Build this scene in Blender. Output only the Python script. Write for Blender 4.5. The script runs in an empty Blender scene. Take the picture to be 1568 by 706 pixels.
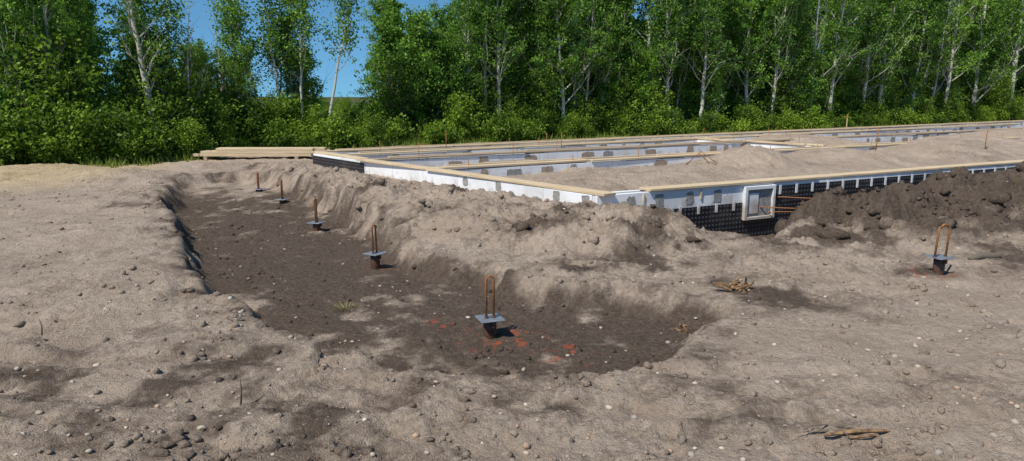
import bpy, math, random
import numpy as np
from mathutils import Vector, Matrix
random.seed(7)
rng = np.random.default_rng(7)
scene = bpy.context.scene
scene.view_settings.view_transform = 'Standard'
scene.view_settings.look = 'None'
scene.view_settings.exposure = 0

# ------------------------------------------------------------ helpers
def link(ob, parent=None, coll=None):
    (coll or scene.collection).objects.link(ob)
    if parent: ob.parent = parent
    return ob
def empty(name, loc=(0,0,0), rotz=0.0):
    e = bpy.data.objects.new(name, None); e.empty_display_size = .2
    e.location = loc; e.rotation_euler = (0,0,rotz)
    return link(e)
def new_mat(name):
    m = bpy.data.materials.new(name); m.use_nodes = True
    nt = m.node_tree; nt.nodes.clear()
    return m, nt
class N:
    def __init__(s, nt): s.nt = nt
    def n(s, t, **kw):
        nd = s.nt.nodes.new(t)
        for k, v in kw.items():
            if k.startswith('i_'):
                nd.inputs[int(k[2:])].default_value = v
            else: setattr(nd, k, v)
        return nd
    def l(s, a, b): s.nt.links.new(a, b)
    def math(s, op, a, b=None, c=None, clamp=False):
        nd = s.nt.nodes.new('ShaderNodeMath'); nd.operation = op; nd.use_clamp = clamp
        for i, v in enumerate((a, b, c)):
            if v is None: continue
            if isinstance(v, (int, float)): nd.inputs[i].default_value = v
            else: s.l(v, nd.inputs[i])
        return nd.outputs[0]
    def mix(s, f, a, b, bt='MIX'):
        nd = s.nt.nodes.new('ShaderNodeMix'); nd.data_type = 'RGBA'; nd.blend_type = bt
        for sock, v in ((nd.inputs[0], f), (nd.inputs[6], a), (nd.inputs[7], b)):
            if isinstance(v, (int, float)): sock.default_value = v
            elif isinstance(v, tuple): sock.default_value = v if len(v) == 4 else v+(1,)
            else: s.l(v, sock)
        return nd.outputs[2]
    def noise(s, vec, scale, detail=4, rough=.6):
        nd = s.nt.nodes.new('ShaderNodeTexNoise'); nd.inputs['Scale'].default_value = scale
        nd.inputs['Detail'].default_value = detail; nd.inputs['Roughness'].default_value = rough
        if vec is not None: s.l(vec, nd.inputs['Vector'])
        return nd.outputs[0]
    def ramp(s, v, lo, hi):
        nd = s.nt.nodes.new('ShaderNodeMapRange'); nd.inputs[1].default_value = lo; nd.inputs[2].default_value = hi
        s.l(v, nd.inputs[0]); return nd.outputs[0]
    def bump(s, h, strength, dist, nrm=None):
        nd = s.nt.nodes.new('ShaderNodeBump'); nd.inputs['Strength'].default_value = strength
        nd.inputs['Distance'].default_value = dist; s.l(h, nd.inputs['Height'])
        if nrm is not None: s.l(nrm, nd.inputs['Normal'])
        return nd.outputs[0]
    def out(s, col, rough=.9, nrm=None, metal=0, spec=.3):
        b = s.nt.nodes.new('ShaderNodeBsdfPrincipled'); o = s.nt.nodes.new('ShaderNodeOutputMaterial')
        if isinstance(col, tuple): b.inputs['Base Color'].default_value = col if len(col) == 4 else col+(1,)
        else: s.l(col, b.inputs['Base Color'])
        if isinstance(rough, (int, float)): b.inputs['Roughness'].default_value = rough
        else: s.l(rough, b.inputs['Roughness'])
        b.inputs['Metallic'].default_value = metal
        b.inputs['Specular IOR Level'].default_value = spec
        if nrm is not None: s.l(nrm, b.inputs['Normal'])
        s.l(b.outputs[0], o.inputs[0]); return b

# ------------------------------------------------------------ materials
def simple_mat(name, c1, c2, scale=8, rough=.85, bump=.3, metal=0, spec=.3, stretch=(1,1,1), lo=.35, hi=.65, dist=.01):
    m, nt = new_mat(name); k = N(nt)
    tc = k.n('ShaderNodeTexCoord'); mp = k.n('ShaderNodeMapping'); mp.inputs['Scale'].default_value = stretch
    k.l(tc.outputs['Object'], mp.inputs[0])
    n1 = k.noise(mp.outputs[0], scale, 6, .65)
    k.out(k.mix(k.ramp(n1, lo, hi), c1, c2), rough, k.bump(n1, bump, dist), metal, spec)
    return m
# white foam, smeared with soil low down
m, nt = new_mat('white_foam'); k = N(nt)
tc = k.n('ShaderNodeTexCoord'); n1 = k.noise(tc.outputs['Object'], 5, 6, .7); sx = k.n('ShaderNodeSeparateXYZ'); k.l(tc.outputs['Object'], sx.inputs[0])
f = k.ramp(k.math('ADD', n1, k.math('MULTIPLY', k.math('SUBTRACT', .16, sx.outputs[2]), .75)), .50, .78)
n2 = k.noise(tc.outputs['Object'], 1.1, 3, .6)
c = k.mix(k.ramp(n2, .45, .65), (.80,.81,.82), (.66,.66,.65))
c = k.mix(k.math('MULTIPLY', f, .85), c, (.40,.33,.26))
sm_ = k.math('LESS_THAN', k.math('FRACT', k.math('MULTIPLY', sx.outputs[0], 1/1.22)), .008)
c = k.mix(k.math('MULTIPLY', sm_, .7), c, (.2,.18,.16))
k.out(c, .8, k.bump(n1, .2, .01)); M_foam = m
M_conc = simple_mat('concrete', (.38,.37,.35), (.20,.19,.17), 14, .9, .5)
M_wood = simple_mat('lumber', (.68,.54,.36), (.46,.34,.20), 6, .75, .3, stretch=(.25,6,6))
M_woodold = simple_mat('weathered_lumber', (.44,.34,.24), (.27,.20,.14), 6, .85, .3, stretch=(.3,5,5))
M_rust = simple_mat('rusty_steel', (.40,.16,.05), (.18,.08,.03), 60, .75, .4, spec=.4, dist=.002)
M_pipe = simple_mat('pile_pipe', (.14,.06,.03), (.04,.025,.02), 25, .6, .3, spec=.5, dist=.002)
M_galv = simple_mat('galvanised_plate', (.38,.41,.44), (.20,.22,.25), 30, .45, .1, metal=.5, spec=.5, dist=.001)
M_splint = simple_mat('splintered_wood', (.36,.22,.11), (.09,.055,.035), 20, .85, .6, stretch=(1,1,.3))
M_stick = simple_mat('dry_twig', (.24,.18,.13), (.10,.075,.055), 20, .9, .4)
M_orange = simple_mat('orange_marking', (.75,.13,.03), (.45,.12,.05), 40, .8, .3)
M_dirtw = simple_mat('dirt_stain', (.42,.34,.26), (.28,.22,.17), 12, .95, .3)

def bark(name, c1, c2, cd):
    m, nt = new_mat(name); k = N(nt)
    tc = k.n('ShaderNodeTexCoord'); mp = k.n('ShaderNodeMapping'); mp.inputs['Scale'].default_value = (6,6,14)
    k.l(tc.outputs['Object'], mp.inputs[0])
    n1 = k.noise(mp.outputs[0], 1.0, 3, .6)
    n2 = k.noise(tc.outputs['Object'], 1.3, 2, .5)
    c = k.mix(k.ramp(n2, .35, .7), c1, c2)
    c = k.mix(k.ramp(n1, .60, .68), c, cd)
    k.out(c, .85, k.bump(n1, .4, .02)); return m
M_birch = bark('birch_bark', (.62,.59,.51), (.32,.32,.25), (.07,.06,.05))
M_dead = bark('dead_bark', (.50,.47,.43), (.30,.28,.25), (.12,.11,.09))
M_darkbark = bark('dark_bark', (.15,.125,.095), (.09,.078,.06), (.045,.04,.032))

def leafmat(name, cd, cl, tcol, tr=.36):
    m, nt = new_mat(name); k = N(nt)
    at = k.n('ShaderNodeAttribute', attribute_name='lc'); oi = k.n('ShaderNodeObjectInfo')
    f = k.math('ADD', at.outputs['Fac'], k.math('MULTIPLY', k.math('SUBTRACT', oi.outputs['Random'], .5), .7), clamp=True)
    c = k.mix(f, cd, cl)
    b = k.n('ShaderNodeBsdfPrincipled'); b.inputs['Roughness'].default_value = .5
    b.inputs['Specular IOR Level'].default_value = .22
    k.l(c, b.inputs['Base Color'])
    t = k.n('ShaderNodeBsdfTranslucent'); k.l(k.mix(.5, c, tcol), t.inputs[0])
    mx = k.n('ShaderNodeMixShader'); mx.inputs[0].default_value = tr
    k.l(b.outputs[0], mx.inputs[1]); k.l(t.outputs[0], mx.inputs[2])
    o = k.n('ShaderNodeOutputMaterial'); k.l(mx.outputs[0], o.inputs[0]); return m
M_leaf = leafmat('aspen_leaf', (.04,.105,.015), (.23,.41,.055), (.22,.40,.02))
M_leafb = leafmat('shrub_leaf', (.035,.085,.010), (.25,.38,.035), (.22,.37,.02))
M_grass = leafmat('grass_blade', (.07,.12,.02), (.26,.34,.06), (.26,.36,.03))

# membrane with dimples
m, nt = new_mat('dimple_membrane'); k = N(nt)
tc = k.n('ShaderNodeTexCoord'); sx = k.n('ShaderNodeSeparateXYZ'); k.l(tc.outputs['Object'], sx.inputs[0])
def fr(v): return k.math('SUBTRACT', k.math('FRACT', k.math('MULTIPLY', v, 1/.075)), .5)
a = fr(sx.outputs[0]); b = fr(sx.outputs[2])
d = k.math('SQRT', k.math('ADD', k.math('MULTIPLY', a, a), k.math('MULTIPLY', b, b)))
dot = k.math('SUBTRACT', 1.0, k.ramp(d, .16, .34))
dirt = k.ramp(k.noise(tc.outputs['Object'], 2.2, 5, .7), .52, .75)
c = k.mix(dot, (.008,.009,.012), (.07,.077,.10))
c = k.mix(k.math('MULTIPLY', dirt, .25), c, (.20,.17,.14))
k.out(c, .38, k.bump(dot, .9, .012), 0, .5); M_memb = m

# stones
m, nt = new_mat('stone'); k = N(nt)
at = k.n('ShaderNodeAttribute', attribute_name='lc')
tc = k.n('ShaderNodeTexCoord'); n1 = k.noise(tc.outputs['Object'], 60, 3)
c = k.mix(n1, at.outputs['Color'], k.mix(.5, at.outputs['Color'], (.22,.17,.13)))
k.out(c, .9, k.bump(n1, .3, .004), 0, .15); M_stone = m

# ------------------------------------------------------------ noise / terrain
def hsh(ix, iy, seed):
    n = (ix.astype(np.int64)*374761393 + iy.astype(np.int64)*668265263 + seed*1442695041) & 0xffffffff
    n = ((n ^ (n >> 13))*1274126177) & 0xffffffff
    n = n ^ (n >> 16)
    return (n & 0xffffff)/float(0xffffff)
def vn(x, y, seed=0):
    x0 = np.floor(x); y0 = np.floor(y); fx = x-x0; fy = y-y0
    fx = fx*fx*fx*(fx*(fx*6-15)+10); fy = fy*fy*fy*(fy*(fy*6-15)+10)
    a = hsh(x0, y0, seed); b = hsh(x0+1, y0, seed); c = hsh(x0, y0+1, seed); d = hsh(x0+1, y0+1, seed)
    return (a*(1-fx)+b*fx)*(1-fy)+(c*(1-fx)+d*fx)*fy
def fbm(x, y, f, o=4, seed=0, g=.5):
    s = 0; a = 1; t = 0
    for i in range(o):
        ca, sa = math.cos(.7*i+.3), math.sin(.7*i+.3)
        s = s + a*(vn((x*ca-y*sa)*f+17.3*i, (x*sa+y*ca)*f-9.1*i, seed+i)-.5); t += a; a *= g; f *= 2.03
    return s/t*2
def worley(x, y, f, seed=0):
    x = x*f; y = y*f; x0 = np.floor(x); y0 = np.floor(y); best = np.full(x.shape, 9.); rad = np.ones(x.shape)
    for ox in (-1, 0, 1):
        for oy in (-1, 0, 1):
            cx = x0+ox; cy = y0+oy; px = cx+.15+.7*hsh(cx, cy, seed); py = cy+.15+.7*hsh(cx, cy, seed+5)
            d = (x-px)**2+(y-py)**2; k_ = d < best; best = np.where(k_, d, best); rad = np.where(k_, hsh(cx, cy, seed+9), rad)
    return np.sqrt(np.clip(1-best/(.05+.45*rad), 0, 1))*rad
def sdpoly(x, y, P):
    P = np.array(P); n = len(P); d = np.full(x.shape, 1e9); s = np.ones(x.shape)
    for i in range(n):
        a = P[i]; b = P[i-1]
        ex, ey = b[0]-a[0], b[1]-a[1]; wx, wy = x-a[0], y-a[1]
        t = np.clip((wx*ex+wy*ey)/(ex*ex+ey*ey), 0, 1)
        d = np.minimum(d, (wx-ex*t)**2+(wy-ey*t)**2)
        c1 = y >= a[1]; c2 = y < b[1]; c3 = ex*wy > ey*wx
        f = (c1 & c2 & c3) | (~c1 & ~c2 & ~c3)
        s = np.where(f, -s, s)
    return s*np.sqrt(d)
def ss(a, b, v):
    t = np.clip((v-a)/(b-a), 0, 1); return t*t*(3-2*t)

TRENCH = [(-1.75,5.0),(-.7,4.5),(.3,4.4),(1.1,4.7),(1.75,5.8),(1.2,6.4),(.1,6.65),(-1.0,7.8),(-2.15,10.2),(-3.6,12.8),(-5.3,15.2),(-6.3,15.6),(-7.0,14.7),(-5.5,11.3),(-3.2,6.9),(-2.35,5.8)]
BERM = [(-1.0,8.9),(.2,8.1),(1.4,7.9),(2.1,8.3),(1.9,9.0),(.9,10.0),(-2.4,13.6),(-5.2,17.0),(-6.0,16.6),(-4.6,14.8),(-2.5,11.3)]
HOLE = [(2.3,10.6),(2.5,9.3),(3.2,8.8),(3.9,9.6),(6.5,11.5),(11,14.0),(26,22),(26,24),(4.5,12.5),(2.6,11.5)]
BUILD = [(1.27,10.5),(11.3,15.8),(24,22.5),(40,40),(30,42),(-5.2,18.5)]
TLR = [-1.6,-.72,-.49,-.35,-.167,.107,.383,.71,.86]; TLD = [15,17.5,19.5,23,25.2,30,35,48,58]
def tl_depth(r): return np.interp(r, TLR, TLD)
MOUNDS = [(-.5,11.0,.8,.05),(1.0,8.6,.6,.10),(1.8,8.5,.5,.10),(-2.6,11.6,.6,.10),(-3.6,13.6,.7,.10),
          (5.6,16.6,1.2,.50),(3.2,15.0,1.5,.24),(8.5,18.5,1.5,.35),(1.5,13.6,1.2,.12),(12,20,1.6,.45),(14.5,21.6,1.6,.5),(10,25,2,.35),(19,27,2.2,.5),(0.5,17,1.3,.15),
          (-6.6,11.5,.7,.12),(-5.0,8.6,.8,.10),(-3.9,6.6,.6,.12),(-3.2,5.4,.5,.09),(-8.3,14.8,1.0,.22),(-7.6,17,1.0,.18),(-2.2,4.6,.5,.05),(-11,16,1.5,.2),
          (6.5,8.2,1.0,.08),(2.9,6.8,.8,.05),(-3.6,3.9,.6,.10)]
SPOIL = [(4.25,9.5,.60,.42),(4.75,9.3,.6,.40),(5.4,9.7,.65,.46),(6.3,10.1,.7,.55),(7.2,10.7,.8,.55),(8.4,11.4,.8,.50),(9.6,12.2,.9,.5),(11.0,13.0,1.0,.55),(12.8,13.8,1.3,.5),(3.9,8.9,.5,.16),(5.0,8.8,.7,.22),(6.2,9.2,.8,.24),(7.5,9.9,.9,.26)]
def terrain(x, y, masks=False):
    x = np.asarray(x, float); y = np.asarray(y, float)
    near = ss(40, 22, np.hypot(x, y))
    wx = x + .25*fbm(x, y, 1.3, 5, 11, .62); wy = y + .25*fbm(x, y, 1.3, 5, 23, .62)
    tr = sdpoly(wx, wy, TRENCH); bm_ = sdpoly(wx, wy, BERM); ho = sdpoly(wx, wy, HOLE); bu = sdpoly(x, y, BUILD)
    h = .05*fbm(x, y, .35, 3, 1) + .02
    h += .07*ss(1.3, .15, tr)*(wx < -1.3)*ss(.0, .1, tr)
    inb = ss(.50, -.22, bm_)
    h += .19*inb
    tdep = ss(.13, -.15, tr)
    h = h*(1-tdep) + tdep*(-.2 + .10*ss(13, 15.5, y) + .035*fbm(x, y, .8, 4, 5))
    h -= .06*ss(2.2, .5, np.hypot((x-4.2)/1.2, (y-6.6)/.8))
    ib = ss(.1, -.3, bu)
    h = h*(1-ib) + ib*(.06+.06*fbm(x, y, .5, 3, 9))
    md = np.zeros_like(h)
    for (cx, cy, r, a) in MOUNDS: md += a*np.exp(-((wx-cx)**2+(wy-cy)**2)/(r*r))
    h += md
    hd = ss(.30, -.35, ho)
    h = h*(1-hd) + hd*(-.58+.05*fbm(x, y, 1.5, 3, 31))
    sp_ = np.zeros_like(h)
    for (cx, cy, r, a) in SPOIL: sp_ = np.maximum(sp_, a*np.exp(-(((wx-cx)**2+(wy-cy)**2)/(r*r))**1.3))
    spo = sp_*(1+.4*fbm(x, y, 2.2, 5, 37, .65)); h = np.where(hd > 0, h*(1-ss(0, .25, spo)) + ss(0, .25, spo)*np.maximum(h, -.12), h) + spo
    lump = fbm(x, y, 2.6, 5, 41, .62); fine = fbm(x, y, 9, 4, 51, .7)
    bil = np.abs(fbm(x, y, 4.5, 5, 61, .62))
    patch = ss(-.15, .35, fbm(x, y, .55, 3, 71)); p2 = ss(-.05, .4, fbm(x, y, .9, 4, 75))
    sm = np.clip(sp_*4, 0, 1)
    rough = (.55+.75*patch+ 1.2*inb + .8*np.clip(md*4, 0, 1.3)*(1-ib*.5) + 1.8*sm)*(1-.40*tdep)
    h += near*rough*(.038*lump + .024*fine + .050*(.2-bil))
    wq = x+.03*fine; wr = y+.03*lump
    h += near*np.clip(p2*.7+inb*.8+sm*1.3+.12, 0, 1.4)*(.055*worley(wq, wr, 3.1, 401)*(.2+inb*.5+sm*1.2)+.024*worley(wq, wr, 7.3, 421)*(1-.4*tdep))
    h -= near*.035*ss(.10, .0, np.abs(tr-.25))*(x < -2.2)*ss(-.1, .3, fbm(x, y, 1.2, 2, 88))
    for c0, sl in ((3.75, -.05), (4.35, -.03), (2.9, .02)):
        dd = np.abs(y-(c0+sl*x+.08*fbm(x, y, .5, 2, 13)))
        h += .016*ss(.16, .0, np.abs(dd-.17)) - .020*ss(.16, .05, dd)
    r = np.hypot(x, y)
    tl = tl_depth(np.where(y > .5, x/np.maximum(y, .5), 1.6*np.sign(x)))
    past = ss(-1.0, 1.5, y-tl)
    h += past*.10
    h += ss(50, 400, r)*1.2
    if not masks: return h
    nA = fbm(x, y, 1.1, 4, 101, .6); nB = fbm(x, y, 3.5, 4, 111, .65)
    dark = tdep*(1.02+.8*nA+.9*nB)*ss(15.6, 13, y+.0*x)
    dark = np.maximum(dark, ss(.6, .0, tr)*(.42+.9*nB)*.85)
    dark = np.maximum(dark, ss(.5, 0, np.abs(bm_+.1))*ss(0, .5, nA+.4*nB)*.7)
    blobs = [(-2.9,4.0,.6,.7),(-1.7,4.05,.65,.7),(-2.4,4.5,.6,.55),(-1.2,3.45,.9,.5),(.0,3.6,.7,.45),(-5.9,10.8,.35,.7),(.5,7.3,.6,.9),(1.5,7.4,.55,.8),(-.5,11.4,.45,.8),(-2.3,3.5,.8,.45),(-.4,4.0,.6,.4),
             (1.9,7.9,.35,.9),(-1.0,9.4,.6,.4),(2.0,6.2,.9,.6),(4.2,9.4,1.1,1.3),(5.1,9.7,1.1,1.3),(6.1,10.1,1.1,1.1),(7.3,10.8,1.0,1.0),(8.7,11.6,1.1,.9),(4.1,7.1,.5,.6),(3.2,9.6,.8,.8),(5.5,7.7,.8,.5),(.8,9.0,.5,.6),(-.1,8.4,.4,.7),(2.5,4.2,.8,.3),(1.0,3.8,.8,.35),(10.5,12.8,1.2,.6),(4.2,8.7,1.3,1.0),(6.3,8.8,.9,.8),(-.2,9.9,.5,.5),(1.3,9.2,.4,.6)]
    for (cx, cy, rr, a) in blobs:
        dark = np.maximum(dark, a*np.exp(-(((wx-cx)/rr)**2+((wy-cy)/(rr*.6))**2))*(1.0+1.8*nB))
    dark += .28*ss(.0, .5, nA)*near + .24*nB*near
    dark = np.maximum(dark, hd*.8)
    dark = np.maximum(dark, sm*(1.2+.8*nB))
    yel = ss(-7.5, -9, x)*ss(12, 15, y)*(.8+.6*nA)
    org = np.zeros_like(h)
    for (cx, cy, rr) in ((-.1,5.5,.45),(-1.4,8.1,.35),(4.35,7.05,.4),(.35,5.2,.3),(-.6,5.8,.3)):
        org = np.maximum(org, ss(rr, rr*.2, np.hypot(wx-cx, (wy-cy)))*ss(.26, .42, fbm(x, y, 14, 3, 131)+.12*nB)*.8)
    return h, np.clip(dark, 0, 1), past, np.clip(yel, 0, 1), np.clip(org, 0, 1)

def axis_x():
    v = [0.0]; d = .023
    while v[-1] < 15:
        d = .023 if v[-1] < 3.0 else .023+(v[-1]-3.0)*.0065
        v.append(v[-1]+d)
    while v[-1] < 420:
        d *= 1.13; v.append(v[-1]+d)
    v = np.array(v); return np.concatenate([-v[:0:-1], v])
def axis_y():
    v = [1.6]
    while v[-1] < 27: v.append(v[-1]+max(.018, .0040*v[-1]))
    d = .12
    while v[-1] < 430: d *= 1.10; v.append(v[-1]+d)
    b = [1.6]; d = .04
    while b[-1] > -60: d *= 1.15; b.append(b[-1]-d)
    return np.array(b[:0:-1]+v)
X = axis_x(); Y = axis_y()
gx, gy = np.meshgrid(X, Y); gx = gx.ravel(); gy = gy.ravel()
gz, mdk, mfo, mye, mor = terrain(gx, gy, True)
nx, ny = len(X), len(Y)
i = np.arange(nx-1); j = np.arange(ny-1); ii, jj = np.meshgrid(i, j)
q = (jj*nx+ii).ravel(); F = np.stack([q, q+1, q+nx+1, q+nx], 1)
def mesh_np(name, V, F, cols=None, mats=(), matidx=None, smooth=False):
    me = bpy.data.meshes.new(name); nf = len(F); kk = F.shape[1]
    me.vertices.add(len(V)); me.vertices.foreach_set('co', np.ascontiguousarray(V, dtype=np.float32).ravel())
    me.loops.add(nf*kk); me.loops.foreach_set('vertex_index', F.astype(np.int32).ravel())
    me.polygons.add(nf); me.polygons.foreach_set('loop_start', np.arange(0, nf*kk, kk, dtype=np.int32))
    if smooth: me.polygons.foreach_set('use_smooth', np.ones(nf, dtype=bool))
    for mm in mats: me.materials.append(mm)
    if matidx is not None: me.polygons.foreach_set('material_index', matidx.astype(np.int32))
    me.update(calc_edges=True)
    if cols is not None:
        ca = me.color_attributes.new('lc', 'FLOAT_COLOR', 'POINT')
        ca.data.foreach_set('color', np.ascontiguousarray(cols, dtype=np.float32).ravel())
    return me

# ground material
m, nt = new_mat('dirt'); k = N(nt)
at = k.n('ShaderNodeAttribute', attribute_name='lc'); sp = k.n('ShaderNodeSeparateColor'); k.l(at.outputs['Color'], sp.inputs[0])
tc = k.n('ShaderNodeTexCoord'); ob = tc.outputs['Object']
n1 = k.noise(ob, 1.7, 6, .65); n2 = k.noise(ob, 22, 6, .7); n3 = k.noise(ob, 110, 3, .6)
pale = k.mix(k.ramp(n1, .35, .65), (.42,.325,.245), (.57,.46,.36))
pale = k.mix(k.math('MULTIPLY', k.ramp(n2, .35, .7), .5), pale, (.30,.23,.17))
pale = k.mix(sp.outputs[2], pale, (.60,.46,.27))
darkc = k.mix(k.ramp(n2, .3, .7), (.062,.044,.033), (.18,.135,.102))
df = k.math('ADD', sp.outputs[0], k.math('MULTIPLY', k.math('SUBTRACT', n2, .5), 1.3))
df = k.ramp(df, .12, .80)
c = k.mix(df, pale, darkc)
vo = k.n('ShaderNodeTexVoronoi'); vo.inputs['Scale'].default_value = 46; k.l(ob, vo.inputs['Vector'])
peb = k.math('MULTIPLY', k.math('LESS_THAN', vo.outputs['Distance'], .24), k.math('GREATER_THAN', k.noise(ob, 25, 1), .58))
vs = k.n('ShaderNodeSeparateColor'); k.l(vo.outputs['Color'], vs.inputs[0])
c = k.mix(k.math('MULTIPLY', peb, .55), c, k.mix(vs.outputs[0], (.32,.25,.19), (.60,.52,.43)))
c = k.mix(k.math('MULTIPLY', k.ramp(n3, .4, .75), .35), c, (.16,.12,.09))
c = k.mix(at.outputs['Alpha'], c, (.45,.10,.045))
c = k.mix(sp.outputs[1], c, k.mix(n2, (.045,.05,.02), (.10,.11,.035)))
hh = k.math('ADD', k.math('ADD', n2, k.math('MULTIPLY', n3, .35)), k.math('MULTIPLY', peb, .25))
k.out(c, .95, k.bump(hh, 1.0, .05), 0, .1)
M_dirt = m
V = np.stack([gx, gy, gz], 1)
me = mesh_np('ground', V, F, np.stack([mdk, mfo, mye, mor], 1), [M_dirt], smooth=True)
link(bpy.data.objects.new('ground', me))
def gh(x, y): return float(terrain(np.array([x]), np.array([y]))[0])

# ------------------------------------------------------------ stones and clods
import bmesh
def ico(sub):
    b = bmesh.new(); bmesh.ops.create_icosphere(b, subdivisions=sub, radius=1); b.verts.ensure_lookup_table()
    v = np.array([p.co[:] for p in b.verts]); f = np.array([[p.index for p in fa.verts] for fa in b.faces]); b.free(); return v, f
def scatter(name, n, smin, smax, mat, colf, rad=13, power=2.4, reg=None, sub=1, sink=.3, flat=.65, irr=.22):
    iv, fi = ico(sub); nv = len(iv)
    yy = 2.6+(rad-2.6)*rng.random(n)**1.5; xx = (rng.random(n)*2-1)*(yy*.82+.8)
    if reg is not None:
        kx = reg(xx, yy) > rng.random(n); xx = xx[kx]; yy = yy[kx]; n = len(xx)
    kx = sdpoly(xx, yy, BUILD) > .15; xx = xx[kx]; yy = yy[kx]; n = len(xx)
    s = smin+(smax-smin)*rng.random(n)**power
    z = terrain(xx, yy)
    sc = s[:, None]*np.stack([.7+.6*rng.random(n), .7+.6*rng.random(n), flat*(.7+.6*rng.random(n))], 1)
    a = rng.random(n)*6.28
    P = iv[None]*(1+irr*(rng.random((n, nv, 1))-.5)*2)*sc[:, None]
    ca, sa = np.cos(a)[:, None], np.sin(a)[:, None]
    px = P[:, :, 0]*ca-P[:, :, 1]*sa; py = P[:, :, 0]*sa+P[:, :, 1]*ca
    V = np.stack([px+xx[:, None], py+yy[:, None], P[:, :, 2]+(z+sc[:, 2]*(1-2*sink))[:, None]], 2).reshape(-1, 3)
    Fc = (fi[None]+np.arange(n)[:, None, None]*nv).reshape(-1, 3)
    col = colf(n, xx, yy); C = np.repeat(col, nv, axis=0)
    me = mesh_np(name, V, Fc, C, [mat], smooth=(mat is M_stone))
    link(bpy.data.objects.new(name, me))
def stonecol(n, x, y):
    base = np.array([[.50,.42,.33,1],[.45,.36,.28,1],[.60,.53,.44,1],[.44,.30,.21,1],[.38,.33,.28,1],[.54,.46,.37,1]])
    c = base[rng.integers(0, 6, n)].copy(); c[:, :3] *= (.75+.4*rng.random(n))[:, None]; return c
scatter('gravel', 9500, .004, .024, M_stone, stonecol, 11, 4.6, lambda x, y: (.25+.75*ss(-.1, .4, fbm(x, y, .9, 3, 311)))*(.40+.60*ss(6.5, 3.5, y)), sink=.42)
def clodcol(n, x, y):
    _, d, f, yl, o = terrain(x, y, True)
    return np.stack([np.clip(d+.16*(rng.random(n)-.6), 0, 1), f*0, yl, o*.6], 1)
def clodreg(x, y):
    return .2+.8*ss(-.05, .4, fbm(x, y, 1.2, 3, 301))
scatter('dirt_clods', 19000, .004, .036, M_dirt, clodcol, 14, 5, clodreg, 1, .42, .7, .4)
def bermreg(x, y):
    return np.maximum(ss(.5, 0, sdpoly(x, y, BERM))*.6, 1.2*np.exp(-(((x-5.5)/2.6)**2+((y-9.8)/1.2)**2)))
scatter('berm_clods', 12000, .010, .08, M_dirt, clodcol, 17, 4.0, bermreg, 1, .42, .75, .45)
def spoilreg(x, y): return 1.3*np.exp(-(((x-5.1)/1.6)**2+((y-9.4)/.8)**2))+.4*np.exp(-(((x-8.0)/1.6)**2+((y-10.9)/.6)**2))
scatter('spoil_clods', 5200, .02, .15, M_dirt, clodcol, 14, 3.0, spoilreg, 2, .45, .75, .30)

# ------------------------------------------------------------ box builder
def boxes(name, bl, mat, loc=(0,0,0), rotz=0., parent=None, bevel=.004):
    vs, fs = [], []
    for b in bl:
        x0, x1, y0, y1, z0, z1 = b[:6]; ang = b[6] if len(b) > 6 else 0.; tilt = b[7] if len(b) > 7 else 0.
        cx, cy, cz = (x0+x1)/2, (y0+y1)/2, (z0+z1)/2; o = len(vs)
        R = Matrix.Rotation(ang, 3, 'Z') @ Matrix.Rotation(tilt, 3, 'Y')
        for X_, Y_, Z_ in ((x0,y0,z0),(x1,y0,z0),(x1,y1,z0),(x0,y1,z0),(x0,y0,z1),(x1,y0,z1),(x1,y1,z1),(x0,y1,z1)):
            p = R @ Vector((X_-cx, Y_-cy, Z_-cz)); vs.append((p.x+cx, p.y+cy, p.z+cz))
        for f in ((0,3,2,1),(4,5,6,7),(0,1,5,4),(1,2,6,5),(2,3,7,6),(3,0,4,7)): fs.append([o+t for t in f])
    me = bpy.data.meshes.new(name); me.from_pydata(vs, [], fs); me.materials.append(mat)
    o = bpy.data.objects.new(name, me); o.location = loc; o.rotation_euler = (0,0,rotz)
    link(o, parent)
    if bevel:
        md = o.modifiers.new('b', 'BEVEL'); md.width = bevel; md.segments = 1
    return o
def tube(pts, radii, sides, V, F, cap=True):
    o = len(V); pts = [Vector(p) for p in pts]; n = len(pts)
    up = Vector((0.31,.17,.93)).normalized()
    for i in range(n):
        t = (pts[min(i+1, n-1)]-pts[max(i-1, 0)]); t = t.normalized() if t.length > 1e-9 else Vector((0,0,1))
        a = t.cross(Vector((1,0.1,0)) if abs(t.z) > .6 else up).normalized(); b = t.cross(a)
        for s in range(sides):
            an = 6.28318*s/sides; p = pts[i]+(a*math.cos(an)+b*math.sin(an))*radii[i]; V.append((p.x, p.y, p.z))
    for i in range(n-1):
        for s in range(sides):
            F.append((o+i*sides+s, o+i*sides+(s+1) % sides, o+(i+1)*sides+(s+1) % sides, o+(i+1)*sides+s))
    if cap:
        for base, rev in ((o, True), (o+(n-1)*sides, False)):
            c = len(V); cc = pts[0] if rev else pts[-1]; V.append(tuple(cc))
            for s in range(0, sides):
                a1, b1 = base+s, base+(s+1) % sides
                F.append((b1, a1, c, c) if rev else (a1, b1, c, c))
def tube_obj(name, tubes, mat, loc=(0,0,0), rotz=0, parent=None, sides=10, smooth=True):
    V, F = [], []
    for pts, rad in tubes: tube(pts, rad, sides, V, F)
    F = [tuple(dict.fromkeys(f)) for f in F]
    me = bpy.data.meshes.new(name); me.from_pydata(V, [], F); me.materials.append(mat)
    if smooth:
        for p in me.polygons: p.use_smooth = len(p.vertices) == 4
    o = bpy.data.objects.new(name, me); o.location = loc; o.rotation_euler = (0,0,rotz); return link(o, parent)

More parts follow.
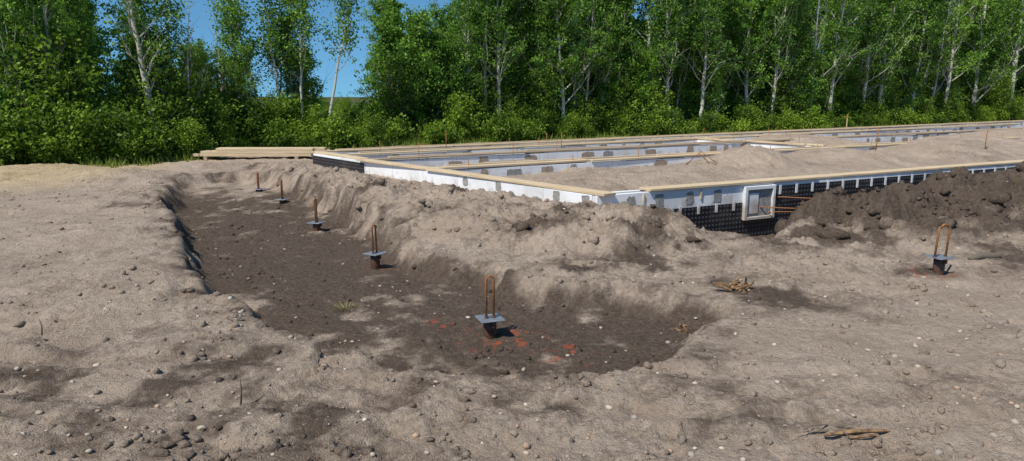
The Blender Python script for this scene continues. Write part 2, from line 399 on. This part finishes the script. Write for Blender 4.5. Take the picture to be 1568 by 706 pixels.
# ------------------------------------------------------------ foundation
A = (1.27, 10.44); B = (-5.14, 18.4); fnd = empty('house_foundation')
aU = math.atan2(5.2, 10.0)
LEN = 17.5; TOP = .3
boxes('front_wall_foam', [(0,LEN,0,.065,-.75,TOP),(0,LEN,.235,.3,-.75,TOP),(0,.065,.0655,.2345,-.75,TOP)], M_foam, (A[0],A[1],0), aU, fnd)
boxes('front_wall_core', [(.066,LEN,.0655,.2345,-.75,TOP-.015)], M_conc, (A[0],A[1],0), aU, fnd)
def patch(name, cx, cz, w, h, mat, y, seed, parent, loc, rot, depth=.006):
    r = random.Random(seed); n = 26; vs = []
    for yy in (y, y-depth):
        rr = random.Random(seed)
        for i in range(n):
            a = 6.28318*i/n; c, s = math.cos(a), math.sin(a); kq = 1/max(abs(c), abs(s))**.75
            q = kq*(.85+.25*rr.random())
            vs.append((cx+c*q*w/2, yy, cz+s*q*h/2))
    fs = [tuple(range(n, 2*n))]+[(i, (i+1) % n, n+(i+1) % n, n+i) for i in range(n)]
    me = bpy.data.meshes.new(name); me.from_pydata(vs, [], fs); me.materials.append(mat)
    o = bpy.data.objects.new(name, me); o.location = loc; o.rotation_euler = (0,0,rot); link(o, parent)
for i, s in enumerate((.61,1.16,1.77,2.36)):
    patch('tie_patch_%d' % (i+1), s, .15, .17, .21, M_conc, -.0005, 40+i, fnd, (A[0],A[1],0), aU)
for i, s in enumerate((.75,1.9)):
    patch('wood_tab_%d' % i, s+.1, .2, .03, .16, M_wood, -.0005, 60+i, fnd, (A[0],A[1],0), aU, .02)
boxes('pocket_frame', [(2.92,2.98,-.07,-.001,-.3,.27),(3.56,3.62,-.07,-.001,-.3,.27),(2.981,3.559,-.07,-.001,.21,.27),(2.981,3.559,-.07,-.001,-.3,-.25)], M_foam, (A[0],A[1],0), aU, fnd)
boxes('pocket_face', [(2.985,3.555,-.03,-.002,-.248,.208)], M_conc, (A[0],A[1],0), aU, fnd)
boxes('pocket_flange', [(2.99,3.25,-.045,-.031,-.2,.15)], M_foam, (A[0],A[1],0), aU, fnd)
boxes('membrane', [(1.45,2.915,-.014,-.001,-.72,.0),(2.92,3.62,-.014,-.001,-.72,-.305),(3.63,LEN,-.014,-.001,-.72,.235)], M_memb, (A[0],A[1],0), aU, fnd, 0)
tabs = []
s = 1.55
while s < 2.8: tabs.append((s, s+.05, -.024, -.015, -.12, .03)); s += .38
s = 3.75
while s < LEN: tabs.append((s, s+.05, -.024, -.015, .09, .255)); s += .40
boxes('membrane_tabs', tabs, M_foam, (A[0],A[1],0), aU, fnd, 0)
def plank_run(name, s0, s1, y0, y1, z, loc, rot, mat, L=3.6, jit=.012, th=.038, seed=1):
    r = random.Random(seed); bl = []; s = s0
    while s < s1-.2:
        e = min(s+L*(.8+.4*r.random()), s1); dz = r.random()*.008; dy = (r.random()-.5)*.05
        bl.append((s, e-.01, y0+dy, y1+dy, z+dz, z+th+dz, (r.random()-.5)*jit, (r.random()-.5)*.004)); s = e
    return boxes(name, bl, mat, loc, rot, fnd)
plank_run('front_lumber', .95, LEN, -.03, .25, TOP+.003, (A[0],A[1],0), aU, M_wood, 4.2, seed=3)
lx, ly = B[0]-A[0], B[1]-A[1]; aL = math.atan2(ly, lx); LL = math.hypot(lx, ly)
T2 = TOP-.004
boxes('side_wall_foam', [(.12,LL,-.065,0,-.6,T2),(.35,LL,-.3,-.235,-.6,T2)], M_foam, (A[0],A[1],0), aL, fnd)
boxes('side_wall_core', [(.36,LL-.01,-.234,-.066,-.6,T2-.02)], M_conc, (A[0],A[1],0), aL, fnd)
boxes('side_membrane', [(7.4,LL+.02,.001,.014,-.6,.25)], M_memb, (A[0],A[1],0), aL, fnd, 0)
for i, s in enumerate((.25,.9,2.4,3.4)):
    patch('side_tie_patch_%d' % (i+1), s, .2, .16, .16, M_conc, .0065, 80+i, fnd, (A[0],A[1],0), aL)
boxes('side_lumber', [(-.12,4.7,-.24,.02,TOP+.003,TOP+.041,.012,0),(4.75,7.6,-.20,.06,TOP+.003,TOP+.041,.03,0),(7.7,LL,-.28,-.04,TOP+.003,TOP+.041,0,0)], M_wood, (A[0],A[1],0), aL, fnd)
def inner(nm, p0, p1, seed, th=.28, boards=True, mat=M_woodold):
    dx, dy = p1[0]-p0[0], p1[1]-p0[1]; L = math.hypot(dx, dy); an = math.atan2(dy, dx); r = random.Random(seed)
    lo = (p0[0], p0[1], 0)
    bl = []; s = .35
    while s < L:
        w = .9+1.4*r.random(); e = min(s+w, L)
        bl.append((s, e-.004, 0, .06, -.3, TOP-.006-r.random()*.02)); bl.append((s, e-.004, th-.06, th, -.3, TOP-.006-r.random()*.02))
        s = e
    boxes(nm+'_foam', bl, M_foam, lo, an, fnd)
    boxes(nm+'_core', [(.36, L, .0605, th-.0605, -.3, TOP-.03)], M_conc, lo, an, fnd)
    for i in range(int(L/.8)):
        if r.random() < .3: continue
        patch(nm+'_tie_%d' % i, .6+i*.8+r.random()*.3, .12+.06*r.random(), .15+.3*r.random(), .16+.14*r.random(), r.choice([M_conc, M_dirtw, M_dirtw]), -.0005, seed*50+i, fnd, lo, an)
    if boards:
        plank_run(nm+'_lumber', .3, L, -.02, .2, TOP+.002, lo, an, mat, 3.8, .02, seed=seed)
        plank_run(nm+'_cap', .8, L, .22, .30, TOP-.0, lo, an, M_wood, 3.2, .01, .06, seed=seed+9)
    tb = []
    for i in range(int(L/2.2)):
        s = 1+i*2.2+r.random(); h = TOP+.12+.35*r.random()*r.random()
        tb.append(([(s,.14,0),(s+.01,.14,h)], [.009,.009]))
    tube_obj(nm+'_rebar', tb, M_rust, lo, an, fnd, 6)
inner('inner_wall_a', (-1.95,13.95), (17.9,25.1), 5, mat=M_wood)
inner('inner_wall_b', (-3.45,16.1), (22.9,32.1), 6)
inner('inner_wall_c', (-4.4,17.4), (27,38), 16, mat=M_wood)
inner('rear_wall', (-5.25,18.45), (32,43.5), 7, mat=M_wood)
inner('cross_wall', (9.5,20.9), (6.2,25.1), 8, mat=M_wood)
tube_obj('wall_rebar', [([(3.7,-.02,.05),(4.3,-.35,.02),(4.9,-.6,.06)], [.009]*3), ([(3.3,-.02,-.1),(4.0,-.5,-.12),(4.6,-.8,-.05)], [.009]*3),
         ([(3.5,-.02,-.2),(4.4,-.3,-.22)], [.009]*2)], M_rust, (A[0],A[1],0), aU, fnd, 6)
tube_obj('rebar_mat', [([(9.8,19.2,.2),(9.83,19.2,.95)], [.012]*2), ([(12.6,19.0,.2),(12.62,19,.9)], [.012]*2), ([(3.9,15.9,.25),(4.2,15.8,.55),(4.5,15.6,.3)], [.01]*3),
          ([(4.5,15.9,.2),(4.15,15.8,.52)], [.01]*2), ([(1.4,20.2,.2),(1.4,20.2,.75)], [.011]*2), ([(-1.9,20.6,.2),(-1.9,20.6,.8)], [.011]*2)], M_rust, parent=fnd, sides=6)
st = empty('lumber_stack', (-8.9,19.6,gh(-7.5,19.8)+.03), .02)
bl = []
r = random.Random(4)
for i in range(3):
    for j in range(3):
        if i == 2 and j == 2: continue
        bl.append((r.random()*.3+.25*i, 3.3+r.random()*.5, j*.26, j*.26+.24, .05+i*.075, .05+i*.075+.07, (r.random()-.5)*.02))
boxes('planks', bl, M_wood, parent=st)
boxes('bearers', [(.4,.5,-.05,.85,-.1,.045),(2.9,3.0,-.05,.85,-.1,.045)], M_woodold, parent=st)

# ------------------------------------------------------------ steel piles
def pile(x, y, ph, uh, uw, rot, lean, zb):
    e = empty('steel_pile', (x, y, zb), rot)
    R = .054
    tube_obj('pipe', [([(0,0,-.25),(0,0,ph*.5),(0,0,ph)], [R,R,R])], M_pipe, parent=e, sides=24)
    t = .010; w = .100
    boxes('cap_plate', [(-w,w,-w,w,ph+.001,ph+t)], M_galv, parent=e, bevel=.002)
    boxes('plate_stiffener', [(-.008,.008,-.085,-.055,ph-.05,ph)], M_pipe, parent=e, bevel=0)
    pts = []; hw = uw/2; z0 = ph+t-.01
    pts.append((-hw, 0, z0)); pts.append((-hw, 0, z0+uh-hw))
    for i in range(1, 9):
        a = math.pi-math.pi*i/9; pts.append((hw*math.cos(a), 0, z0+uh-hw+hw*math.sin(a)))
    pts.append((hw, 0, z0+uh-hw)); pts.append((hw*1.05, 0, z0))
    pts = [(p[0]+lean*(p[2]-z0), p[1], p[2]) for p in pts]
    tube_obj('rebar_hairpin', [(pts, [.0105]*len(pts))], M_rust, parent=e, sides=10)
    tube_obj('weld_nut', [([(-hw,0,ph+t),(-hw,0,ph+t+.015)], [.018,.015]), ([(hw,0,ph+t),(hw,0,ph+t+.015)], [.018,.015])], M_pipe, parent=e, sides=10)
pile(-.18,5.56,.165,.36,.062,.35,0,-.2)
pile(-1.58,8.0,.165,.34,.055,1.0,-.03,-.2)
pile(-2.88,10.3,.12,.36,.04,1.25,-.03,-.2)
pile(-4.19,12.83,.10,.36,.04,1.35,0,-.2)
pile(-5.14,14.3,.08,.34,.04,1.35,0,-.18)
pile(4.35,7.04,.20,.34,.14,.3,.06,-.06)

# ------------------------------------------------------------ debris
def debris(name, x, y, n, L, mat, seed, spread=1.0, r0=.012, up=1.0):
    r = random.Random(seed); z = gh(x, y); tb = []
    for i in range(n):
        a = r.random()*6.28*spread+.3; el = r.random()**1.5*up; l = L*(.35+.7*r.random())
        p = Vector(((r.random()-.5)*L*.7, (r.random()-.5)*L*.5, -.01+.03*r.random())); d = Vector((math.cos(a)*math.cos(el), math.sin(a)*math.cos(el)*.6, math.sin(el)))
        q1 = p+d*l*.5+Vector(((r.random()-.5)*.04,(r.random()-.5)*.04,.02*(r.random()-.3))); q2 = p+d*l
        q2.z = max(q2.z-.02, .005)
        rr = r0*(.3+1.1*r.random()); tb.append(([p, q1, q2], [rr, rr*.8, rr*.3]))
    return tube_obj(name, tb, mat, (x, y, z), 0, None, 5, False)
debris('splintered_root', 2.05, 6.25, 26, .20, M_splint, 3, 1, .014)
debris('splintered_root', 1.42, 5.75, 9, .12, M_splint, 5, 1, .012)
debris('broken_branch', 1.70, 3.50, 7, .26, M_stick, 8, 1, .005, .25)
tube_obj('wood_offcut', [([(-.16,-.02,.01),(0,.0,.02),(.2,.03,.01)], [.007,.014,.008]), ([(-.05,-.05,.01),(.1,-.04,.02)], [.006,.008])], M_splint, (1.76,3.40,gh(1.76,3.4)), 0, None, 6, False)
tube_obj('buried_log', [([(-.2,-.05,.0),(-.05,0,.025),(.08,.0,.02),(.2,.03,.0)], [.02,.04,.035,.015])], M_darkbark, (5.15,7.55,gh(5.15,7.55)), 0, None, 8, True)
tube_obj('standing_twig', [([(0,0,-.02),(.01,.0,.1),(.0,.01,.2)], [.006,.005,.003])], M_stick, (-1.53,3.75,gh(-1.53,3.75)), 0, None, 6)
tube_obj('standing_twig', [([(0,0,-.02),(.01,.0,.08),(-.01,.01,.13)], [.006,.005,.003])], M_stick, (-3.4,4.9,gh(-3.4,4.9)), 0, None, 6)
debris('twig_litter', -2.05, 5.0, 4, .10, M_stick, 14, 1, .006)
e = empty('survey_stake', (16.8, 36.0, 0)); boxes('stake', [(-.02,.02,-.02,.02,-.1,.8)], M_wood, parent=e); boxes('flagging', [(-.026,.026,-.026,.026,.68,.82)], M_orange, parent=e)

# ------------------------------------------------------------ vegetation
def leaf_quads(C, size, r, flat=.0):
    n = len(C); a = r.normal(size=(n,3)); a /= np.linalg.norm(a, axis=1)[:, None]
    b = np.cross(a, r.normal(size=(n,3))); b /= np.linalg.norm(b, axis=1)[:, None]
    s = (size*(.65+.7*r.random(n)))[:, None]
    return np.stack([C-a*s, C-b*s*.62, C+a*s, C+b*s*.62], 1).reshape(-1, 3)
def finish(name, V, F, LC, lcol, size, r, mats):
    F4 = [f for f in F if f[2] != f[3]]
    V = np.array(V); F4 = np.array(F4); nb = len(V)
    LV = leaf_quads(LC, size, r) if len(LC) else np.zeros((0,3)); nl = len(LC)
    LF = (np.arange(nl*4).reshape(-1, 4)+nb)
    allV = np.concatenate([V, LV]); allF = np.concatenate([F4, LF]) if nl else F4
    cols = np.zeros((len(allV), 4)); cols[:, 3] = 1
    if nl: cols[nb:, :3] = np.repeat(lcol, 4)[:, None]
    mi = np.concatenate([np.zeros(len(F4)), np.ones(nl)])
    return mesh_np(name, allV, allF, cols, mats, mi)
def make_tree(name, seed, H, r0, cs, nlimb, dens, lean=0.0, leafs=.055, mats=(M_birch, M_leaf), spread=.2, bend=.3):
    R = random.Random(seed); r = np.random.default_rng(seed); V, F = [], []
    n = 12; pts = []; ang = R.random()*6.28; x = y = 0
    for i in range(n):
        t = i/(n-1); x = lean*H*t**1.3+bend*.25*math.sin(3*t+ang)*t+ (R.random()-.5)*.05*(i > 0); y = bend*.25*math.cos(2.5*t+ang)*t+(R.random()-.5)*.05*(i > 0)
        pts.append(Vector((x, y, H*t-.1)))
    rad = [r0*(1-.86*(i/(n-1)))*(1.25 if i == 0 else 1) for i in range(n)]
    tube(pts, rad, 7, V, F, False)
    C = []; cc = []
    def at(t):
        f = t*(n-1); i = min(int(f), n-2); return pts[i].lerp(pts[i+1], f-i), rad[i]*(1-(f-i))+rad[i+1]*(f-i)
    def clump(p, sig, m):
        if m < 1: return
        q = r.normal(size=(int(m), 3))*np.array([sig, sig, sig*.6]); b = .5+.32*r.normal()
        C.append(q+np.array(p)); cc.append(np.clip(b+.15*r.normal(size=int(m))+q[:, 2]/sig*.08, 0, 1))
    for i in range(nlimb):
        t = cs+(1-cs)*((i+R.random())/nlimb); t = min(t, .985)
        p, rr = at(t); az = i*2.4+R.random(); L = H*spread*(1.15-t)*(.5+1.0*R.random())+.35; el = .3+.7*R.random()
        d = Vector((math.cos(az)*math.cos(el), math.sin(az)*math.cos(el), math.sin(el)))
        q = [p]; dd = d.copy()
        for s in range(4):
            dd = (dd+Vector(((R.random()-.5)*.5, (R.random()-.5)*.5, .15+(R.random()-.4)*.3))).normalized(); q.append(q[-1]+dd*L/4)
        br = max(rr*.42, .008); tube(q, [br, br*.75, br*.5, br*.35, br*.12], 4, V, F, False)
        for s in (1, 2, 3, 4):
            for w in range(2 if s < 4 else 1):
                d2 = (dd+Vector((R.random()-.5, R.random()-.5, R.random()-.3))*1.6).normalized(); l2 = L*.35*(.5+R.random())
                e = q[s]+d2*l2
                tube([q[s], q[s].lerp(e, .5)+Vector((0,0,.03)), e], [br*.32, br*.2, br*.07], 3, V, F, False)
                if R.random() < .78:
                    clump(e, .12+.11*R.random(), dens*(.3+1.4*R.random())); clump(q[s].lerp(e, .55), .11, dens*.5*R.random())
    for s in range(4):
        clump(pts[-1]+Vector((0,0,-.25*s)), .16, dens*.8)
    C = np.concatenate(C) if C else np.zeros((0,3)); cc = np.concatenate(cc) if len(cc) else np.zeros(0)
    return finish(name, V, F, C, cc, leafs, r, mats)
def make_shrub(name, seed, H, W, nst, dens, leafs=.05, mats=(M_darkbark, M_leafb)):
    R = random.Random(seed); r = np.random.default_rng(seed); V, F = [], []; C = []; cc = []
    for i in range(nst):
        az = R.random()*6.28; out = W*R.random()**.6; h = H*(1-.45*(out/W)**2)*(.5+.7*R.random())
        p0 = Vector((math.cos(az)*out*.25, math.sin(az)*out*.25, -.05)); p3 = Vector((math.cos(az)*out, math.sin(az)*out, h))
        m = p0.lerp(p3, .5)+Vector((-math.cos(az)*out*.15, -math.sin(az)*out*.15, .1*h))
        tube([p0, m, p3], [.018, .011, .003], 4, V, F, False)
        for s in range(7):
            t = .18+.82*s/6; c = (p0.lerp(m, t*2) if t < .5 else m.lerp(p3, t*2-1))+Vector((R.random()-.5, R.random()-.5, (R.random()-.5)*.6))*W*.35
            k_ = int(dens*(.3+1.3*R.random())); sg = .08+.10*R.random(); q = r.normal(size=(k_, 3))*np.array([sg, sg, sg*.7])
            b = .45+.32*r.normal(); C.append(q+np.array(c)); cc.append(np.clip(b+.15*r.normal(size=k_)+.1*q[:, 2]/sg, 0, 1))
    C = np.concatenate(C); cc = np.concatenate(cc); kz = C[:, 2] > .02
    return finish(name, V, F, C[kz], cc[kz], leafs, r, mats)

tall = [make_tree('aspen_tall_%d' % i, 100+i, 8.6+.5*(i % 3), .092+.012*(i % 3), (.12,.20,.24,.12,.22,.10)[i], 34, (48,38,32,50,36,52)[i], (0,.03,-.03,.05,-.02,.01)[i], .058, spread=.17) for i in range(6)]
small = [make_tree('aspen_small_%d' % i, 200+i, 5.6, .062, (.35,.4,.3,.45)[i], 20, (22,16,26,15)[i], (.1,-.08,.02,.14)[i], .05, spread=.16) for i in range(4)]
big = make_tree('birch_big', 301, 5.9, .125, .28, 20, 20, -.02, .05, spread=.26, bend=.7)
bushy = [make_tree('bushy_%d' % i, 310+i, 4.4, .05, .08, 28, 42, (0,.05)[i], .055, spread=.22) for i in range(2)]
dead = [make_tree('dead_%d' % i, 320+i, 6.2, .055, .2, 20, 0, (.06,-.1)[i], .05, (M_dead, M_leaf), .2) for i in range(2)]
darkt = [make_tree('dark_%d' % i, 330+i, 8.8, .09, .04, 30, 34, 0, .11, (M_darkbark, M_leaf), .24) for i in range(3)]
shr = [make_shrub('shrub_%d' % i, 400+i, (1.5,1.0,2.3,2.9,.7)[i], (.8,.7,1.0,1.2,.6)[i], (24,20,28,32,16)[i], (20,20,20,20,18)[i]) for i in range(5)]

def place(name, me, x, y, s, rz, coll=None, tilt=0, tz=0):
    o = bpy.data.objects.new(name, me); o.location = (x, y, gh(x, y)-.02); o.scale = (s, s, s*(.93+.14*random.random())); o.rotation_euler = (tz, tilt, rz)
    return link(o, None, coll)
def at_px(r, off):
    d = float(tl_depth(r))+off; return r*d, d
front = [
 (-.715,.8,'t5',.62,0,0),(-.68,1.8,'t5',.7,1,0),(-.632,1.2,'t1',.68,2,-.05),(-.655,2.2,'t3',.62,3,0),(-.60,2,'t0',.60,3,0),
 (-.497,1.1,'big',1.0,0,-.04),(-.47,2.0,'s1',.9,2,.05),(-.455,1.0,'d0',.75,1,.05),
 (-.375,1.5,'s0',.85,3,-.05),(-.345,1.6,'s1',1.0,0,-.10),(-.318,1.2,'s3',1.0,3.6,-.06),(-.305,1.8,'s2',.98,1,.0),(-.29,1.0,'s1',1.0,3.1,.06),(-.262,.6,'s3',.98,0,.09),(-.285,2,'d1',.85,2,.04),(-.40,2.5,'d0',.8,4,-.03),(-.325,2.2,'d1',.8,4.4,-.05),
 (-.165,2.2,'b0',.92,0,0),(-.13,1.6,'b1',1.0,1,0),(-.10,2.6,'t4',.56,4,0),
 (-.066,1.2,'t1',.68,1,.06),(-.037,1.5,'t2',.9,2,.04),(-.018,1.0,'t4',.86,5,-.03),(-.005,2.6,'d0',1.1,5,.05),(.013,2.2,'t0',.9,4,.02),(.045,2.2,'t2',1.0,1,-.04),(.073,.6,'t3',1.02,3,.02),(.088,1.4,'t1',.9,5,-.05),(.103,1.0,'d1',1.0,2,.05),
 (.128,1.2,'t4',.95,2,.05),(.145,2.2,'t0',1.0,1,0),(.19,1.2,'t2',.98,3,.04),(.218,1.0,'t1',1.0,4,.08),(.232,2.0,'d0',1.2,0,-.04),(.262,.6,'t4',.95,5,.07),(.283,2,'t3',.96,1,0),(.325,1.4,'t5',.95,0,-.03),
 (.36,1,'t2',.86,2,-.05),(.388,1.6,'t0',.88,4,.03),(.415,1.2,'d1',1.3,1,.04),(.44,1.2,'t1',1.1,5,.05),(.485,1.5,'t4',1.15,3,-.03),(.51,1,'t2',1.15,1,.05),(.555,2,'t3',1.2,0,0),(.58,1.5,'d0',1.5,0,.03),(.60,1.2,'t1',1.25,2,-.05),(.64,2,'t5',1.2,4,0),(.69,1.2,'t2',1.3,5,.03),(.72,2,'t0',1.3,1,0)]
kind = {'t%d' % i: tall[i] for i in range(6)}; kind.update({'s%d' % i: small[i] for i in range(4)}); kind.update({'b0': bushy[0], 'b1': bushy[1], 'd0': dead[0], 'd1': dead[1], 'big': big})
for (r_, off, kd, sc, rz, ti) in front:
    x, y = at_px(r_, off)
    place('dead_tree' if kd[0] == 'd' else ('birch_tree' if kd == 'big' else 'aspen_tree'), kind[kd], x, y, sc, rz, None, ti)

forest = bpy.data.collections.new('distant_forest')
R = random.Random(21)
def gapf(r):
    if -.285 < r < -.17: return 0
    if -.58 < r < -.17: return 1
    return 2
for band, (o0, o1, n) in enumerate(((1.5,5,40),(5,10,44),(10,16,44),(16,26,50))):
    for i in range(n):
        r_ = -1.0+1.95*(i+1.6*R.random())/n; off = o0+(o1-o0)*R.random(); g = gapf(r_); x, y = at_px(r_, off)
        if g == 2:
            md_ = R.choice(tall+darkt[:1]) if band < 2 else R.choice(darkt); sc = (.55+.45*R.random())*(.80 if r_ < -.57 else 1)*(1+.006*y*(r_ > .3))
            if -.57 < r_ < -.08: sc *= .66
            if band == 3: sc = max(sc, .78)*(.8 if r_ < -.08 else 1)
            place('t', md_, x, y, sc, R.random()*6.28, forest, (R.random()-.5)*.1)
        elif g == 1 and band < 2:
            place('t', R.choice(bushy+shr[2:4]), x, y, .52+.25*R.random(), R.random()*6.28, forest)
for i in range(22):
    r_ = -.10+.88*R.random(); x, y = at_px(r_, 1+5*R.random()); place('t', R.choice(tall[1:3]+[tall[4]]+dead), x, y, .6+.35*R.random(), R.random()*6.28, forest, (R.random()-.5)*.25)
for i in range(50):   # half-grown saplings under the aspens
    r_ = -.12+.88*(i+R.random())/50; x, y = at_px(r_, .9+3*R.random()); place('t', R.choice(bushy+[small[2]]), x, y, .42+.5*R.random(), R.random()*6.28, forest, (R.random()-.5)*.2)
for i in range(60):   # dense brush deep in the wood
    r_ = -.14+1.0*(i+R.random())/60; x, y = at_px(r_, 9+8*R.random()); place('t', shr[3], x, y, 1.2+.5*R.random(), R.random()*6.28, forest)
for i in range(12):
    r_ = -.57+.27*R.random(); x, y = at_px(r_, 1+4*R.random()); place('t', R.choice(small+dead), x, y, .55+.25*R.random(), R.random()*6.28, forest, (R.random()-.5)*.2)
e = empty('distant_forest'); e.instance_type = 'COLLECTION'; e.instance_collection = forest

thick = bpy.data.collections.new('shrub_thicket')
for i in range(290):
    r_ = -1.0+1.9*(i+1.5*R.random())/290; off = -.7+3.4*R.random()**1.3; x, y = at_px(r_, off)
    if off < .4: md_ = R.choice([shr[0], shr[1], shr[4], shr[1], shr[4]])
    else: md_ = R.choice(shr[:4])
    sc = (.55+.6*R.random())
    if -.285 < r_ < -.17: md_ = R.choice([shr[0], shr[1], shr[4]]); sc *= .85
    if r_ < -.57: sc *= 1.1
    place('s', md_, x, y, sc, R.random()*6.28, thick)
for i in range(50):
    r_ = -.34+.22*R.random(); d = 34+40*R.random(); place('s', R.choice(shr[:3]), r_*d, d, .7+.1*R.random(), R.random()*6, thick)
e = empty('shrub_thicket'); e.instance_type = 'COLLECTION'; e.instance_collection = thick

n = 36000; rr = -.95+1.85*rng.random(n); dep = tl_depth(rr)+(-1.2+2.6*rng.random(n)**.8)+.9*fbm(rr*40, rr*3, 1, 3, 7)
gx_ = rr*dep; gy_ = dep; gz_ = terrain(gx_, gy_); hh_ = (.08+.46*rng.random(n)**1.5)*(.5+.6*ss(-1, 1.0, dep-tl_depth(rr))); an = rng.random(n)*6.28; w = .012+.012*rng.random(n)
lx_ = (rng.random(n)-.5)*.25; ly_ = (rng.random(n)-.5)*.25
ca, sa = np.cos(an)*w, np.sin(an)*w
P = np.stack([np.stack([gx_-ca, gy_-sa, gz_-.02], 1), np.stack([gx_+ca, gy_+sa, gz_-.02], 1), np.stack([gx_+lx_, gy_+ly_, gz_+hh_], 1)], 1).reshape(-1, 3)
cg = np.repeat(np.clip(.5+.3*rng.normal(size=n), 0, 1), 3); me = mesh_np('tall_grass', P, np.arange(3*n).reshape(-1, 3), np.stack([cg, cg, cg, cg*0+1], 1), [M_grass])
link(bpy.data.objects.new('tall_grass', me))
M_straw = leafmat('straw', (.22,.19,.08), (.40,.34,.17), (.4,.34,.1))
def tuft(name, x, y, n, h, sp, mat):
    z = gh(x, y); a = rng.random(n)*6.28; q = sp*.4*rng.random(n); px = x+np.cos(a)*q; py = y+np.sin(a)*q; tx = px+np.cos(a)*sp*rng.random(n); ty = py+np.sin(a)*sp*rng.random(n)
    P = np.stack([np.stack([px-.003, py, px*0+z-.01], 1), np.stack([px+.003, py, px*0+z-.01], 1), np.stack([tx, ty, z+h*(.3+.7*rng.random(n))], 1)], 1).reshape(-1, 3)
    cg = np.repeat(rng.random(n), 3); me = mesh_np(name, P, np.arange(3*n).reshape(-1, 3), np.stack([cg, cg, cg, cg*0+1], 1), [mat]); link(bpy.data.objects.new(name, me))
tuft('weed_tuft', -1.55, 6.35, 130, .06, .16, M_straw)
tuft('grass_clump', 7.9, 11.2, 600, .16, .28, M_straw)

# ------------------------------------------------------------ light
EL = math.radians(54); sv = Vector((-.66, -.75, 0)).normalized()*math.cos(EL); sv.z = math.sin(EL)
w = bpy.data.worlds.new('World'); scene.world = w; w.use_nodes = True; nt = w.node_tree
bg = nt.nodes['Background']; sky = nt.nodes.new('ShaderNodeTexSky'); sky.sky_type = 'NISHITA'; sky.sun_disc = False
sky.sun_elevation = EL; sky.sun_rotation = math.atan2(sv.x, sv.y) % (2*math.pi); sky.air_density = 1.0; sky.dust_density = 0.0; sky.ozone_density = 1.0
tcw = nt.nodes.new('ShaderNodeTexCoord'); va = nt.nodes.new('ShaderNodeVectorMath'); va.operation = 'ADD'; va.inputs[1].default_value = (0,0,.13)
vn_ = nt.nodes.new('ShaderNodeVectorMath'); vn_.operation = 'NORMALIZE'
nt.links.new(tcw.outputs['Generated'], va.inputs[0]); nt.links.new(va.outputs[0], vn_.inputs[0]); nt.links.new(vn_.outputs[0], sky.inputs[0])
mu = nt.nodes.new('ShaderNodeMix'); mu.data_type = 'RGBA'; mu.blend_type = 'MULTIPLY'; mu.inputs[0].default_value = 1; mu.inputs[7].default_value = (.55,.97,1.18,1)
nt.links.new(sky.outputs[0], mu.inputs[6]); nt.links.new(mu.outputs[2], bg.inputs[0]); bg.inputs[1].default_value = .10
sd = bpy.data.lights.new('sun', 'SUN'); sd.energy = 5.0; sd.angle = math.radians(.5); sd.color = (1, .95, .87)
so = bpy.data.objects.new('sun', sd); so.rotation_euler = (-sv).to_track_quat('-Z', 'Y').to_euler(); link(so)

# ------------------------------------------------------------ camera
cd = bpy.data.cameras.new('camera'); co = bpy.data.objects.new('camera', cd); link(co)
cd.sensor_width = 36; cd.sensor_fit = 'HORIZONTAL'; cd.lens = 36*1087/1568; cd.clip_end = 2000; cd.clip_start = .05
co.location = (0, 0, 1.75); co.rotation_euler = (math.radians(90-10.7), 0, 0); scene.camera = co
